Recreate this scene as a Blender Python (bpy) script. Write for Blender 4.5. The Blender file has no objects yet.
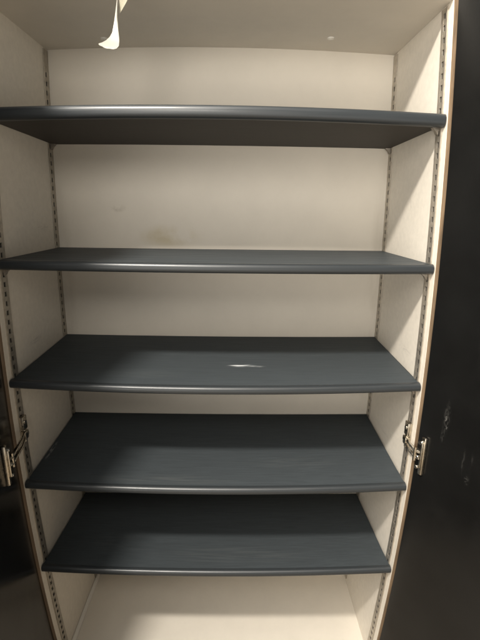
import bpy, bmesh, math, random
from mathutils import Vector, Matrix
random.seed(4)
S = bpy.context.scene
COL = S.collection

# ------------------------------------------------------------------ measures (metres)
H = 0.45            # half the inner width at the ends of the side panels
BOW = 0.0241        # the side panels belly outwards a little at mid height
D = 0.2884          # depth to the back panel
ZC, ZF = 0.3826, -1.2978   # ceiling and floor of the cabinet
ZM, HZ = (ZC + ZF) / 2, (ZC - ZF) / 2
def bow(z):
    return BOW * (1 - ((z - ZM) / HZ) ** 2)
def wx(z):                       # inner face of a side panel
    return H + bow(z)
def yf(z):                       # front edge of a side panel
    return -0.018 - 0.033 * (1 - ((z - ZM) / HZ) ** 2)
ZTOP, ZBOT = ZC + 0.095, ZF - 0.060  # unseen door tops raised to shade the left wall from the lamp
NZ = 40
ZS = [ZBOT + (ZTOP - ZBOT) * i / NZ for i in range(NZ + 1)]

# ------------------------------------------------------------------ helpers
def link(name, me, mat, parent=None, smooth=35):
    o = bpy.data.objects.new(name, me)
    COL.objects.link(o)
    if mat: me.materials.append(mat)
    if parent: o.parent = parent
    if smooth:
        for p in me.polygons: p.use_smooth = True
        me.set_sharp_from_angle(angle=math.radians(smooth))
    return o
def finish(bm, name):
    bmesh.ops.recalc_face_normals(bm, faces=bm.faces)
    me = bpy.data.meshes.new(name); bm.to_mesh(me); bm.free()
    return me
def loft(bm, rings, caps=True):
    vs = [[bm.verts.new(p) for p in r] for r in rings]
    n = len(rings[0])
    for a, b in zip(vs, vs[1:]):
        for i in range(n):
            bm.faces.new((a[i], a[(i + 1) % n], b[(i + 1) % n], b[i]))
    if caps:
        bm.faces.new(vs[0]); bm.faces.new(list(reversed(vs[-1])))
def box(bm, c, s, bev=0.0, rot=None, seg=2):
    t = bmesh.new()
    bmesh.ops.create_cube(t, size=1.0)
    for v in t.verts: v.co = Vector((v.co.x * s[0], v.co.y * s[1], v.co.z * s[2]))
    if bev: bmesh.ops.bevel(t, geom=t.edges[:], offset=bev, segments=seg, affect='EDGES', profile=0.5)
    merge(bm, t, c, rot)
def merge(bm, t, c, rot=None):
    m = {}
    for v in t.verts:
        p = v.co.copy()
        if rot is not None: p = rot @ p
        m[v] = bm.verts.new(p + Vector(c))
    for f in t.faces:
        try: bm.faces.new([m[v] for v in f.verts])
        except ValueError: pass
    t.free()
def cyl(bm, c, r, h, axis='Z', seg=20, bev=0.0, rot=None, r2=None):
    t = bmesh.new()
    bmesh.ops.create_cone(t, cap_ends=True, segments=seg, radius1=r, radius2=r if r2 is None else r2, depth=h)
    if bev:
        ed = [e for e in t.edges if abs(e.verts[0].co.z - e.verts[1].co.z) < 1e-6 and e.verts[0].co.z > 0]
        bmesh.ops.bevel(t, geom=ed, offset=bev, segments=2, affect='EDGES')
    R = {'Z': Matrix.Identity(3), 'X': Matrix.Rotation(math.pi / 2, 3, 'Y'), 'Y': Matrix.Rotation(-math.pi / 2, 3, 'X')}[axis]
    merge(bm, t, c, (rot @ R) if rot is not None else R)
def tube(bm, pts, r, seg=10):
    pts = [Vector(p) for p in pts]; rings = []
    for i, p in enumerate(pts):
        d = (pts[min(i + 1, len(pts) - 1)] - pts[max(i - 1, 0)]).normalized()
        a = d.orthogonal().normalized() if i == 0 else (pa - d * pa.dot(d)).normalized()
        pa = a; b = d.cross(a)
        rr = r if not isinstance(r, (list, tuple)) else r[i]
        rings.append([p + (a * math.cos(t) + b * math.sin(t)) * rr for t in [2 * math.pi * k / seg for k in range(seg)]])
    loft(bm, rings)
def empty(name, loc, label, cat, group=None):
    o = bpy.data.objects.new(name, None); COL.objects.link(o)
    o.empty_display_size = 0.05; o.location = loc
    o['label'] = label; o['category'] = cat
    if group: o['group'] = group
    return o

# ------------------------------------------------------------------ materials
def mat(name, col, rough=0.5, metal=0.0, spec=0.5, noise=None, bump=None, streak=None, rvar=None):
    """noise=(scale, amount): mottling of the thing's own colour; bump=(scale, strength); streak=(sx,sy,sz)"""
    m = bpy.data.materials.new(name); m.use_nodes = True
    N, L = m.node_tree.nodes, m.node_tree.links
    b = N['Principled BSDF']
    b.inputs['Base Color'].default_value = (*col, 1); b.inputs['Roughness'].default_value = rough
    b.inputs['Metallic'].default_value = metal; b.inputs['Specular IOR Level'].default_value = spec
    tc = N.new('ShaderNodeTexCoord'); mp = N.new('ShaderNodeMapping')
    L.new(tc.outputs['Object'], mp.inputs['Vector'])
    if streak: mp.inputs['Scale'].default_value = streak
    if noise:
        n = N.new('ShaderNodeTexNoise'); n.inputs['Scale'].default_value = noise[0]; n.inputs['Detail'].default_value = 6
        n.inputs['Roughness'].default_value = 0.62
        L.new(mp.outputs['Vector'], n.inputs['Vector'])
        r = N.new('ShaderNodeValToRGB')
        r.color_ramp.elements[0].position = 0.3; r.color_ramp.elements[1].position = 0.7
        r.color_ramp.elements[0].color = (*[c * (1 - noise[1]) for c in col], 1)
        r.color_ramp.elements[1].color = (*[min(1, c * (1 + noise[1])) for c in col], 1)
        L.new(n.outputs['Fac'], r.inputs['Fac']); L.new(r.outputs['Color'], b.inputs['Base Color'])
        m['ramp'] = r.name
    if rvar:
        n = N.new('ShaderNodeTexNoise'); n.inputs['Scale'].default_value = rvar[0]; n.inputs['Detail'].default_value = 5
        L.new(mp.outputs['Vector'], n.inputs['Vector'])
        r = N.new('ShaderNodeMapRange'); r.inputs['From Min'].default_value = 0.3; r.inputs['From Max'].default_value = 0.7
        r.inputs['To Min'].default_value = rough - rvar[1]; r.inputs['To Max'].default_value = rough + rvar[1]
        L.new(n.outputs['Fac'], r.inputs['Value']); L.new(r.outputs['Result'], b.inputs['Roughness'])
    if bump:
        n = N.new('ShaderNodeTexNoise'); n.inputs['Scale'].default_value = bump[0]; n.inputs['Detail'].default_value = 4
        L.new(mp.outputs['Vector'], n.inputs['Vector'])
        k = N.new('ShaderNodeBump'); k.inputs['Strength'].default_value = bump[1]; k.inputs['Distance'].default_value = 0.001
        L.new(n.outputs['Fac'], k.inputs['Height']); L.new(k.outputs['Normal'], b.inputs['Normal'])
    return m
def add_blots(m, blots):
    """worn marks with their own place and shape, in object space:
    (centre, (sx,sy,sz), colour, strength, noise scale, stretch)"""
    N, L = m.node_tree.nodes, m.node_tree.links
    b = N['Principled BSDF']; inp = b.inputs['Base Color']
    tc = N.new('ShaderNodeTexCoord')
    for (c, s, col, k, ns, st) in blots:
        mp = N.new('ShaderNodeMapping'); mp.vector_type = 'TEXTURE'
        mp.inputs['Location'].default_value = c; mp.inputs['Scale'].default_value = s
        L.new(tc.outputs['Object'], mp.inputs['Vector'])
        ln = N.new('ShaderNodeVectorMath'); ln.operation = 'LENGTH'
        L.new(mp.outputs['Vector'], ln.inputs[0])
        rg = N.new('ShaderNodeMapRange'); rg.interpolation_type = 'SMOOTHSTEP'
        rg.inputs['From Min'].default_value = 1.0; rg.inputs['From Max'].default_value = 0.25
        L.new(ln.outputs['Value'], rg.inputs['Value'])
        mp2 = N.new('ShaderNodeMapping'); mp2.inputs['Scale'].default_value = st
        L.new(tc.outputs['Object'], mp2.inputs['Vector'])
        n = N.new('ShaderNodeTexNoise'); n.inputs['Scale'].default_value = ns; n.inputs['Detail'].default_value = 7
        L.new(mp2.outputs['Vector'], n.inputs['Vector'])
        r2 = N.new('ShaderNodeMapRange'); r2.inputs['From Min'].default_value = 0.42; r2.inputs['From Max'].default_value = 0.62
        L.new(n.outputs['Fac'], r2.inputs['Value'])
        mu = N.new('ShaderNodeMath'); mu.operation = 'MULTIPLY'
        L.new(rg.outputs['Result'], mu.inputs[0]); L.new(r2.outputs['Result'], mu.inputs[1])
        m2 = N.new('ShaderNodeMath'); m2.operation = 'MULTIPLY'; m2.inputs[1].default_value = k
        L.new(mu.outputs['Value'], m2.inputs[0])
        mx = N.new('ShaderNodeMix'); mx.data_type = 'RGBA'
        L.new(m2.outputs['Value'], mx.inputs[0])
        if inp.links: L.new(inp.links[0].from_socket, mx.inputs[6])
        else: mx.inputs[6].default_value = inp.default_value
        mx.inputs[7].default_value = (*col, 1)
        L.new(mx.outputs[2], inp)

WALLC = (0.75, 0.695, 0.605)
M_wall = mat('beige_melamine', WALLC, 0.5, noise=(70, 0.05), bump=(160, 0.28), rvar=(60, 0.06))
M_back = mat('beige_back_board', WALLC, 0.55, noise=(9, 0.03), bump=(200, 0.08))
M_ceil = mat('beige_top_board', (0.70, 0.645, 0.56), 0.55, noise=(14, 0.03), bump=(220, 0.08))
M_floor = mat('beige_base_board', WALLC, 0.42, noise=(16, 0.03), bump=(200, 0.06))
add_blots(M_back, [((-0.292, D, -0.009), (0.028, 0.5, 0.014), (0.40, 0.35, 0.27), 0.45, 60, (1, 1, 1)),
                   ((-0.15, D, -0.085), (0.11, 0.5, 0.040), (0.54, 0.45, 0.26), 0.60, 14, (1, 1, 1)),
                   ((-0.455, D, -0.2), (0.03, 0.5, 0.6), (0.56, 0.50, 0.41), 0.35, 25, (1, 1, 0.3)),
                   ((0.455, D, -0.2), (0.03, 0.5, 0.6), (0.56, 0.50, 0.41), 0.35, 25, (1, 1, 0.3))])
# scrapes beside the strips where shelves have been moved in and out
add_blots(M_wall, [((0.474, 0.06, -0.345), (0.02, 0.05, 0.012), (0.40, 0.37, 0.33), 0.35, 60, (1, 1, 6)),
                   ((0.474, 0.15, -0.62), (0.02, 0.07, 0.010), (0.42, 0.38, 0.33), 0.30, 60, (1, 0.6, 6)),
                   ((0.470, 0.12, 0.01), (0.02, 0.03, 0.02), (0.50, 0.45, 0.38), 0.25, 90, (1, 1, 1)),
                   ((-0.474, 0.10, -0.34), (0.02, 0.05, 0.012), (0.40, 0.37, 0.33), 0.35, 60, (1, 1, 6)),
                   ((-0.470, 0.20, -0.06), (0.02, 0.06, 0.012), (0.45, 0.41, 0.35), 0.30, 70, (1, 1, 5))])
SHC = (0.051, 0.059, 0.064)
def shelf_mat(name):
    return mat(name, SHC, 0.45, spec=0.05, noise=(30, 0.15), streak=(0.35, 14, 14), bump=(34, 0.11), rvar=(24, 0.09))
M_shelf = shelf_mat('slate_shelf_laminate')
M_shelf_scuffed = shelf_mat('slate_shelf_laminate_scuffed')
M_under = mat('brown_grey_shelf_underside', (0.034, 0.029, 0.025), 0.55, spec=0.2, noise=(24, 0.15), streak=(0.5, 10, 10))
M_nose = mat('slate_edge_moulding', (0.027, 0.031, 0.034), 0.33, spec=0.5, streak=(0.6, 20, 20), rvar=(14, 0.05), bump=(30, 0.06))
M_metal = mat('zinc_strip', (0.46, 0.42, 0.36), 0.42, metal=0.75, noise=(70, 0.2), rvar=(90, 0.12))
M_slot_shade = mat('dark_slot_shade', (0.008, 0.007, 0.006), 0.8)  # near-black colour stands for the shade inside the slots
M_clip = mat('dull_zinc_clip', (0.30, 0.27, 0.23), 0.5, metal=0.7, noise=(150, 0.2))
M_hinge = mat('nickel_hinge', (0.52, 0.47, 0.39), 0.26, metal=1.0, noise=(120, 0.2), rvar=(80, 0.1))
M_screw = mat('bright_screw', (0.75, 0.72, 0.66), 0.22, metal=1.0)
M_edge = mat('brown_edge_band', (0.17, 0.117, 0.072), 0.45, noise=(20, 0.35), streak=(6, 6, 0.5))
M_door = mat('charcoal_door_laminate', (0.0064, 0.0064, 0.0062), 0.21, spec=0.4, noise=(6, 0.2), rvar=(12, 0.03), bump=(150, 0.04))
M_cap = mat('white_screw_cap', (0.80, 0.77, 0.70), 0.35)
M_strip = mat('white_plastic_strip', (0.40, 0.385, 0.335), 0.4, noise=(60, 0.04))
M_tape = mat('clear_tape', (0.62, 0.58, 0.44), 0.3, noise=(80, 0.1))
b_ = M_tape.node_tree.nodes['Principled BSDF']; b_.inputs['Alpha'].default_value = 0.28
M_room = mat('room_floor_tiles', (0.26, 0.22, 0.17), 0.5, noise=(5, 0.15))

# ------------------------------------------------------------------ cabinet
cab = empty('storage_cabinet', (0, 0.12, ZBOT), 'tall open beige cabinet with slotted metal shelf strips and two dark swung-open doors', 'cabinet')
bpy.context.view_layer.update()
def part(name, bm, m, parent=None, smooth=35):
    """build in world space, then parent keeping the place"""
    me = finish(bm, name)
    p = parent or cab
    o = link(name, me, m, None, smooth)
    o.parent = p
    o.matrix_parent_inverse = Matrix.Translation(-cab.location)
    if p is not cab: o.matrix_parent_inverse = Matrix.Identity(4)
    return o

TH = 0.017
strips = {}
for s in (-1, 1):
    bm = bmesh.new()
    rings = []
    for z in ZS:
        x0, x1 = s * wx(z), s * (wx(z) + TH)
        y0, y1 = yf(z), D + 0.012
        rings.append([(x0, y0, z), (x1, y0, z), (x1, y1, z), (x0, y1, z)])
    loft(bm, rings)
    side = part('side_panel', bm, M_wall)
    bm = bmesh.new()                         # wood coloured edge banding, 1.5 mm proud of the front
    rings = []
    for z in ZS:
        x0, x1 = s * (wx(z) + 0.0006), s * (wx(z) + TH)
        y0, y1 = yf(z) - 0.0018, yf(z) + 0.0002
        rings.append([(x0, y1, z), (x0 + s * 0.0008, y0, z), (x1 - s * 0.0008, y0, z), (x1, y1, z)])
    loft(bm, rings)
    e = part('edge_band', bm, M_edge, side)
    # pilaster strips: one near the front, one in the back corner
    for which in ('front', 'back'):
        PITCH, SL, SW, PW, TK = 0.0215, 0.011, 0.0085, 0.024, 0.0032
        bm = bmesh.new(); bd = bmesh.new()
        z = ZF + 0.012
        zend = ZC - 0.004
        def yc(z):
            return (yf(z) + 0.030) if which == 'front' else D - 0.0135
        def slab(bm, za, zb, ya, yb, d0, d1):
            n = 1 if zb - za < 0.03 else max(2, int((zb - za) / 0.05))
            rr = []
            for k in range(n + 1):
                zz = za + (zb - za) * k / n
                xx = wx(zz); c = yc(zz)
                rr.append([(s * (xx - d0), c + ya, zz), (s * (xx - d1), c + ya, zz), (s * (xx - d1), c + yb, zz), (s * (xx - d0), c + yb, zz)])
            loft(bm, rr)
        off = -0.0015 if which == 'front' else -0.0035
        slab(bm, z, zend, -PW / 2, off - SW / 2, 0.0002, TK)
        slab(bm, z, zend, off + SW / 2, PW / 2, 0.0002, TK)
        slab(bd, z, zend, off - SW / 2 - 0.001, off + SW / 2 + 0.001, 0.0003, 0.0009)
        zz = z; top_plain = zend - (0.055 if which == 'back' else 0.018)
        while zz < top_plain:
            slab(bm, zz, zz + PITCH - SL, off - SW / 2, off + SW / 2, 0.0012, TK - 0.0001)
            zz += PITCH
        slab(bm, zz, zend, off - SW / 2, off + SW / 2, 0.0012, TK - 0.0001)
        st = part('shelf_standard', bm, M_metal)
        part('slot_shade_sheet', bd, M_slot_shade, st)  # dark sheet behind the slots, painting in their shade
        strips[(s, which)] = st

# back, top and bottom boards
bm = bmesh.new()
rings = []
for z in ZS:
    w = wx(z) - 0.0005
    rings.append([(-w, D, z), (w, D, z), (w, D + 0.008, z), (-w, D + 0.008, z)])
loft(bm, rings)
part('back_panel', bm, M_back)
def cross_panel(z, crown, zth, front):
    bm = bmesh.new(); rings = []
    n = 24
    for i in range(n + 1):
        u = -1 + 2 * i / n
        x = u * (wx(z) - 0.0004); dz = crown * (1 - u * u)
        a, b = (z + dz, z + zth) if zth > 0 else (z + dz, z + zth)
        rings.append([(x, front, a), (x, D - 0.0003, a), (x, D - 0.0003, b), (x, front, b)])
    loft(bm, rings); return bm
topp = part('top_panel', cross_panel(ZC, 0.012, 0.090, yf(ZC) + 0.001), M_ceil)
basep = part('base_panel', cross_panel(ZF, 0.0, -0.045, yf(ZF) + 0.001), M_floor)
for x, y in ((0.265, 0.203), (-0.283, 0.226)):
    bm = bmesh.new()
    zc = ZC + 0.012 * (1 - (x / H) ** 2)
    cyl(bm, (x, y, zc - 0.0012), 0.0075, 0.0028, seg=24, r2=0.009)
    cyl(bm, (x, y, zc - 0.0030), 0.0035, 0.0012, seg=16)
    part('screw_cap', bm, M_cap, topp)
# quarter-round bead in the left corner of the cabinet floor
bm = bmesh.new(); rings = []
for i in range(13):
    y = yf(ZF) + 0.012 + (D - 0.004 - yf(ZF) - 0.012) * i / 12
    x0 = -H + 0.0005; r = 0.010
    rings.append([(x0, y, ZF + 0.0003)] + [(x0 + r * math.sin(t), y, ZF + 0.0003 + r * math.cos(t)) for t in [math.pi / 2 * k / 6 for k in range(7)]])
loft(bm, rings)
part('corner_bead', bm, M_cap, basep)

# doors: side -1 opens about 75 degrees, side +1 just past square
def make_door(s, ang, zh):
    a = math.radians(ang)                                # angle past 90 degrees
    e = Vector((s * math.sin(a), -math.cos(a), 0))       # along the door, away from its hinge side
    n = Vector((-s * math.cos(a), -math.sin(a), 0))      # inner face normal
    WID, T2 = 0.455, 0.018
    bm = bmesh.new(); rings = []
    def org(z): return Vector((s * (wx(z) + 0.0058), yf(z) - 0.004, z))
    for z in ZS:
        o = org(z)
        c = 0.0012
        prof = [(0, c), (c, 0), (WID - c, 0), (WID, c), (WID, T2 - c), (WID - c, T2), (c, T2), (0, T2 - c)]
        rings.append([o + e * u - n * v for u, v in prof])
    loft(bm, rings)
    m = M_door
    if s > 0:
        m = M_door.copy(); m.name = 'charcoal_door_laminate_scuffed'
        p = lambda u, z: tuple(org(z) + e * u)
        w = (0.79, 0.76, 0.70)
        # thin chalky scrapes, streaky along the height
        # thin chalky scrapes and finger marks
        # thin chalky scrapes and finger marks
        add_blots(m, [(p(0.061, -0.444), (0.013, 0.010, 0.050), w, 0.026, 320, (1, 1, 0.35)),
                      (p(0.060, -0.446), (0.0040, 0.0035, 0.009), w, 0.20, 420, (1, 1, 0.8)),
                      (p(0.064, -0.466), (0.0028, 0.0026, 0.006), w, 0.15, 420, (1, 1, 0.8)),
                      (p(0.058, -0.490), (0.008, 0.007, 0.022), w, 0.020, 300, (1, 1, 0.4)),
                      (p(0.112, -0.525), (0.004, 0.004, 0.040), w, 0.016, 240, (1, 1, 0.25)),
                      (p(0.130, -0.520), (0.004, 0.004, 0.036), w, 0.012, 240, (1, 1, 0.25)),
                      (p(0.126, -0.562), (0.009, 0.007, 0.016), w, 0.026, 260, (1, 1, 1)),
                      (p(0.20, -0.60), (0.06, 0.05, 0.10), w, 0.006, 60, (1, 1, 0.5)),
                      (p(0.14, -0.25), (0.05, 0.04, 0.12), w, 0.006, 50, (1, 1, 0.4))])
    door = part('door', bm, m)
    door['label'] = 'dark right door with pale scuff marks' if s > 0 else 'dark left door, mostly outside the frame'
    # hinge: plate screwed over the strip, folded link arms, tall leaf on the door
    R = Matrix((e, -n, Vector((0, 0, 1)))).transposed()  # local (along, into door, up)
    hb = bmesh.new()
    X = s * (wx(zh) - 0.004)
    Y = yf(zh)
    box(hb, (X - s * 0.003, Y + 0.026, zh + 0.030), (0.010, 0.020, 0.036), 0.0025)     # body on the side panel
    box(hb, (X - s * 0.004, Y + 0.024, zh + 0.000), (0.014, 0.016, 0.022), 0.003)
    box(hb, (X - s * 0.010, Y + 0.020, zh + 0.006), (0.006, 0.018, 0.012), 0.002)
    o = org(zh)
    arm0 = Vector((X - s * 0.006, Y + 0.020, zh + 0.004))
    armq = o + e * (0.006 if s > 0 else 0.064) + n * 0.013 + Vector((0, 0, -0.006))
    for dz in (0.006, -0.010):
        tube(hb, [arm0 + Vector((0, 0, dz)), arm0.lerp(armq, 0.35) + Vector((-s * 0.004, -0.003, dz - 0.001)), armq + Vector((0, 0, dz - 0.004)), armq + e * 0.012 - n * 0.006 + Vector((0, 0, dz - 0.006))], [0.0042, 0.0036, 0.0042, 0.0036], 10)
    cyl(hb, armq + Vector((0, 0, -0.006)), 0.0042, 0.034, 'Z', 16)
    cyl(hb, arm0 + Vector((0, 0, -0.004)), 0.0045, 0.030, 'Z', 16)
    hinge = part('hinge', hb, M_hinge)
    hinge['label'] = 'folded metal hinge between side panel and right door' if s > 0 else 'folded metal hinge between side panel and left door'
    lb = bmesh.new()
    c = o + e * (0.021 if s > 0 else 0.082) + n * 0.0045 + Vector((0, 0, -0.014))
    box(lb, c, (0.012, 0.009, 0.098), 0.003, R)
    box(lb, c + n * 0.006 + Vector((0, 0, 0.004)), (0.006, 0.006, 0.066), 0.002, R)
    part('hinge_leaf', lb, M_hinge, hinge)
    for k, (u, dn, dz) in enumerate(((0.018, 0.0125, 0.022), (0.012, 0.012, -0.018), (0.013, 0.012, -0.044)) if s > 0 else ((0.079, 0.0125, 0.022), (0.073, 0.012, -0.018), (0.074, 0.012, -0.044))):
        sb = bmesh.new()
        cyl(sb, o + e * u + n * dn + Vector((0, 0, dz)), 0.0048, 0.005, 'Y', 18, 0.0012, R @ Matrix.Rotation(math.pi, 3, 'Z'))
        part('screw', sb, M_screw, hinge)
    sb = bmesh.new()
    cyl(sb, (X - s * 0.009, Y + 0.024, zh + 0.034), 0.0042, 0.004, 'X', 18)
    part('screw', sb, M_screw, hinge)
    return door
make_door(1, 30, -0.548)
make_door(-1, -14, -0.540)

# ------------------------------------------------------------------ shelves
SPEC = [  # top height, tilt, middle bow at the front, nose height, label
    (0.1793, -0.0062, 0.0105, 0.0255, 'topmost dark shelf, the only one seen from underneath'),
    (-0.1185, -0.0031, -0.0030, 0.022, 'second dark shelf from the top, seen almost edge-on'),
    (-0.3871, 0.0097, -0.0125, 0.0205, 'middle dark shelf with a white scuff near its centre'),
    (-0.6540, 0.0183, -0.0150, 0.0200, 'dark shelf level with the door hinges, below the scuffed one'),
    (-0.9368, -0.0191, -0.0150, 0.0200, 'lowest dark shelf, just above the bare beige cabinet floor'),
]
NX = 36
for i, (z0, tilt, mid, nh, label) in enumerate(SPEC):
    y0 = yf(z0) + 0.001                     # front of the nose
    y1 = D - 0.003
    root = empty('shelf', (0, (y0 + y1) / 2, z0 - 0.011), label, 'shelf', 'dark adjustable shelves in the cabinet')
    bpy.context.view_layer.update()
    def zt(x, y, dz):
        f = (y1 - y) / (y1 - y0)            # 1 at the front
        u = x / H
        c = mid * (1 - u * u) * (0.25 + 0.75 * f)
        return z0 + tilt * (0.5 - f) + c + dz
    def run(profile):
        bm = bmesh.new(); rings = []
        for k in range(NX + 1):
            u = -1 + 2 * k / NX
            ring = []
            for (y, dz) in profile:
                zz = zt(u * H, y, dz)
                xx = u * (wx(zz) - (0.0035 if y > y0 + 0.016 else 0.0015))
                ring.append((xx, y, zz))
            rings.append(ring)
        loft(bm, rings); return bm
    BT = 0.020
    yj = y0 + 0.013
    ys = [yj + (y1 - yj) * k / 6 for k in range(7)]
    prof = [(y, 0.0) for y in ys] + [(y, -BT) for y in reversed(ys)]
    def add(name, bm, m):
        o = link(name, finish(bm, name), m)
        o.parent = root
        o.matrix_parent_inverse = Matrix.Translation(-root.location)
        return o
    bd = add('board', run(prof), M_shelf_scuffed if i == 2 else M_shelf)
    bd.data.materials.append(M_under)       # underside faces get a darker brown-grey colour
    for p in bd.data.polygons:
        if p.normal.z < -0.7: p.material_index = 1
    r = nh / 2
    arc = []
    for k in range(17):
        t = math.pi * k / 16
        ss, cc = math.sin(t), math.cos(t)
        arc.append((y0 + 0.0125 - 0.0125 * abs(ss) ** 0.8, 0.0012 - r + r * (abs(cc) ** 0.8) * (1 if cc >= 0 else -1)))
    prof = [(yj - 0.0002, 0.0012)] + arc + [(yj - 0.0002, 0.0012 - nh)]
    add('nose_moulding', run(prof), M_nose)
    # clips hooked into the four strips, under the shelf
    for s in (-1, 1):
        for which in ('front', 'back'):
            yy = (yf(z0) + 0.030) if which == 'front' else D - 0.0135
            zz = zt(s * H * 0.98, yy, -BT) - 0.0004
            xx = wx(zz) - 0.0034
            bm = bmesh.new(); rings = []
            for (dx, hh, w) in ((0.0, 0.015, 0.010), (0.003, 0.014, 0.010), (0.006, 0.008, 0.010), (0.012, 0.003, 0.009), (0.0135, 0.002, 0.008)):
                x = s * (xx - dx)
                rings.append([(x, yy - w / 2, zz), (x, yy + w / 2, zz), (x, yy + w / 2, zz - hh), (x, yy - w / 2, zz - hh)])
            loft(bm, rings)
            part('shelf_clip', bm, M_clip, strips[(s, which)])
add_blots(M_shelf_scuffed, [((0.058, 0.074, -0.40), (0.046, 0.010, 0.3), (0.80, 0.82, 0.82), 0.65, 22, (1, 7, 0.001)),
                            ((0.050, 0.075, -0.40), (0.030, 0.0055, 0.3), (0.85, 0.86, 0.85), 0.8, 12, (1, 5, 0.001)),
                            ((0.098, 0.070, -0.40), (0.030, 0.006, 0.3), (0.6, 0.61, 0.61), 0.35, 40, (1, 6, 0.001)),
                            ((-0.20, 0.02, -0.40), (0.16, 0.03, 0.3), (0.10, 0.11, 0.11), 0.35, 30, (0.4, 9, 0.001))])
DUST = (0.13, 0.135, 0.13)
add_blots(M_shelf, [((-0.462, 0.085, -0.654), (0.006, 0.05, 0.1), (0.5, 0.5, 0.48), 0.35, 60, (3, 1, 0.01)),
                    ((-0.13, -0.015, -0.66), (0.24, 0.022, 0.1), DUST, 0.26, 26, (0.35, 9, 0.01)),
                    ((0.21, 0.05, -0.66), (0.16, 0.03, 0.1), DUST, 0.16, 30, (0.5, 6, 0.01)),
                    ((0.05, 0.02, -0.93), (0.28, 0.04, 0.1), DUST, 0.20, 22, (0.4, 8, 0.01)),
                    ((-0.30, 0.06, -0.93), (0.10, 0.05, 0.1), DUST, 0.14, 34, (0.6, 4, 0.01)),
                    ((-0.08, 0.12, -0.12), (0.20, 0.09, 0.1), DUST, 0.16, 20, (0.5, 3, 0.01))])

# ------------------------------------------------------------------ loose white strip hanging from the top
# path of its centre line (x, y, z), half width, twist
cross = [  # (x, y, z) of the two edges: edge-on at the top, turning to face the room and curling at the cut end
    ((-0.1775, -0.0195, 0.420), (-0.1765, -0.0195, 0.420)), ((-0.1790, -0.021, 0.400), (-0.1750, -0.0215, 0.400)),
    ((-0.1790, -0.030, 0.380), (-0.1755, -0.040, 0.380)), ((-0.1795, -0.042, 0.358), (-0.1757, -0.054, 0.358)),
    ((-0.1812, -0.048, 0.340), (-0.1757, -0.060, 0.340)), ((-0.1828, -0.052, 0.326), (-0.1757, -0.062, 0.327)),
    ((-0.1845, -0.056, 0.314), (-0.1750, -0.062, 0.316)), ((-0.1862, -0.060, 0.303), (-0.1746, -0.062, 0.306)),
    ((-0.1905, -0.064, 0.2945), (-0.1743, -0.061, 0.297)), ((-0.1960, -0.068, 0.2880), (-0.1746, -0.060, 0.289)),
    ((-0.2020, -0.073, 0.2828), (-0.1760, -0.060, 0.2815)), ((-0.2075, -0.078, 0.2790), (-0.1800, -0.062, 0.2765)),
    ((-0.2060, -0.080, 0.2765), (-0.1850, -0.066, 0.2740)), ((-0.2005, -0.080, 0.2742), (-0.1910, -0.072, 0.2732))]
bm = bmesh.new(); rings = []
for i, (l, r) in enumerate(cross):
    l, r = Vector(l), Vector(r)
    d = (Vector(cross[min(i + 1, len(cross) - 1)][0]) - Vector(cross[max(i - 1, 0)][0])).normalized()
    nn = (r - l).cross(d).normalized()
    mid_ = (l + r) / 2 + nn * 0.0012
    top = [l, l.lerp(mid_, 0.5) + nn * 0.0004, mid_, r.lerp(mid_, 0.5) + nn * 0.0004, r]
    rings.append([p + nn * 0.0004 for p in top] + [p - nn * 0.0004 for p in reversed(top)])
loft(bm, rings)
hang = link('hanging_strip', finish(bm, 'hanging_strip'), M_strip, None, 60)
hang['label'] = 'loose white plastic strip dangling with a curled tip above the topmost shelf'
hang['category'] = 'plastic strip'
bm = bmesh.new()                              # scrap of see-through tape still stuck to it
pts = [(-0.1745, -0.046, 0.405), (-0.150, -0.040, 0.405), (-0.154, -0.042, 0.372), (-0.162, -0.044, 0.357), (-0.1745, -0.046, 0.338)]
t0 = [bm.verts.new(p) for p in pts]; t1 = [bm.verts.new((p[0], p[1] + 0.0006, p[2])) for p in pts]
bm.faces.new(t0); bm.faces.new(list(reversed(t1)))
for k in range(5): bm.faces.new((t0[k], t1[k], t1[(k + 1) % 5], t0[(k + 1) % 5]))
tp = link('tape_scrap', finish(bm, 'tape_scrap'), M_tape, hang, 0)

# ------------------------------------------------------------------ the room floor the cabinet stands on
bm = bmesh.new()
bmesh.ops.create_grid(bm, x_segments=8, y_segments=8, size=3.0)
fl = link('floor', finish(bm, 'floor'), M_room, None, 0)
fl.location = (0, 0, ZBOT - 0.001)
fl['kind'] = 'structure'

# ------------------------------------------------------------------ light
def lamp(name, loc, power, radius, col):
    ld = bpy.data.lights.new(name, 'POINT'); ld.energy = power; ld.shadow_soft_size = radius; ld.color = col
    o = bpy.data.objects.new(name, ld); COL.objects.link(o); o.location = loc
    return o
lamp('ceiling_lamp', (-0.50, -1.10, 1.20), 205, 0.07, (1.0, 0.94, 0.85))
lamp('added_fill_lamp', (-0.24, -1.30, 0.50), 28, 0.20, (1.0, 0.94, 0.85))  # added soft fill that brightens the upper bays and back wall
W = bpy.data.worlds.new('World'); S.world = W; W.use_nodes = True
N, L = W.node_tree.nodes, W.node_tree.links
bg = N['Background']; bg.inputs['Strength'].default_value = 1.0
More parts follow.
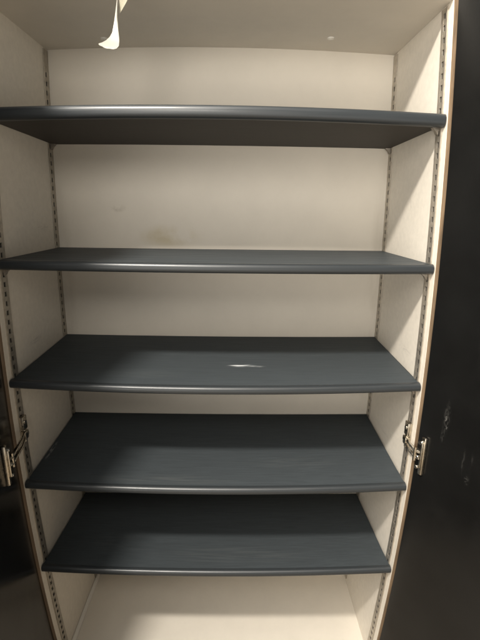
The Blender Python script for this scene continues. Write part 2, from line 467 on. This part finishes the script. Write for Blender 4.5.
# unseen room as fitted ambient bands: bright below and on the left, dark right
tc = N.new('ShaderNodeTexCoord'); sx = N.new('ShaderNodeSeparateXYZ')
L.new(tc.outputs['Generated'], sx.inputs['Vector'])
def ramp(stops):
    mr = N.new('ShaderNodeMapRange'); mr.inputs['From Min'].default_value = -1; mr.inputs['From Max'].default_value = 1
    L.new(sx.outputs['Z'], mr.inputs['Value'])
    rp = N.new('ShaderNodeValToRGB'); L.new(mr.outputs['Result'], rp.inputs['Fac'])
    el = rp.color_ramp.elements
    while len(el) < len(stops): el.new(0.5)
    for e, (z, v) in zip(el, stops):
        e.position = (z + 1) / 2; e.color = (v, v * 0.94, v * 0.85, 1)
    return rp.outputs['Color']
left = ramp([(-0.5, 3.1), (-0.12, 3.6), (0.0, 4.4), (0.10, 2.0), (0.2, 0.2), (0.50, 0.4), (0.62, 5.2), (1.0, 5.2)])
right = ramp([(-0.5, 0.9), (-0.14, 0.9), (-0.05, 0.25), (0.10, 0.15), (0.2, 0.3), (0.50, 0.1), (0.62, 0.05), (1.0, 0.05)])
mx = N.new('ShaderNodeMapRange'); mx.inputs['From Min'].default_value = -0.12; mx.inputs['From Max'].default_value = 0.12
L.new(sx.outputs['X'], mx.inputs['Value'])
mix = N.new('ShaderNodeMix'); mix.data_type = 'RGBA'
L.new(mx.outputs['Result'], mix.inputs[0]); L.new(left, mix.inputs[6]); L.new(right, mix.inputs[7])
L.new(mix.outputs[2], bg.inputs['Color'])

# ------------------------------------------------------------------ camera
cd = bpy.data.cameras.new('Camera'); cam = bpy.data.objects.new('Camera', cd); COL.objects.link(cam)
pitch, yaw, roll = 0.266495, -0.009845, -0.012144
def R3(a, ax):
    c, s = math.cos(a), math.sin(a)
    return Matrix({'x': ((1, 0, 0), (0, c, -s), (0, s, c)), 'y': ((c, 0, s), (0, 1, 0), (-s, 0, c)), 'z': ((c, -s, 0), (s, c, 0), (0, 0, 1))}[ax])
Rm = R3(yaw, 'z') @ R3(-pitch, 'x') @ R3(roll, 'y')
B = Matrix((Rm.col[0], Rm.col[2], -Rm.col[1])).transposed()
cam.matrix_world = Matrix.Translation((0.0445, -0.93256, 0.0)) @ B.to_4x4()
cd.sensor_fit = 'VERTICAL'; cd.sensor_height = 24.0; cd.sensor_width = 18.0
cd.lens = 416.362 / 640 * 24.0
cd.clip_start = 0.01; cd.clip_end = 100
S.camera = cam
S.view_settings.view_transform = 'Standard'; S.view_settings.look = 'None'
S.view_settings.exposure = 0.0; S.view_settings.gamma = 1.0
S.render.resolution_x, S.render.resolution_y = 768, 1024
S.cycles.max_bounces = 10; S.cycles.diffuse_bounces = 8
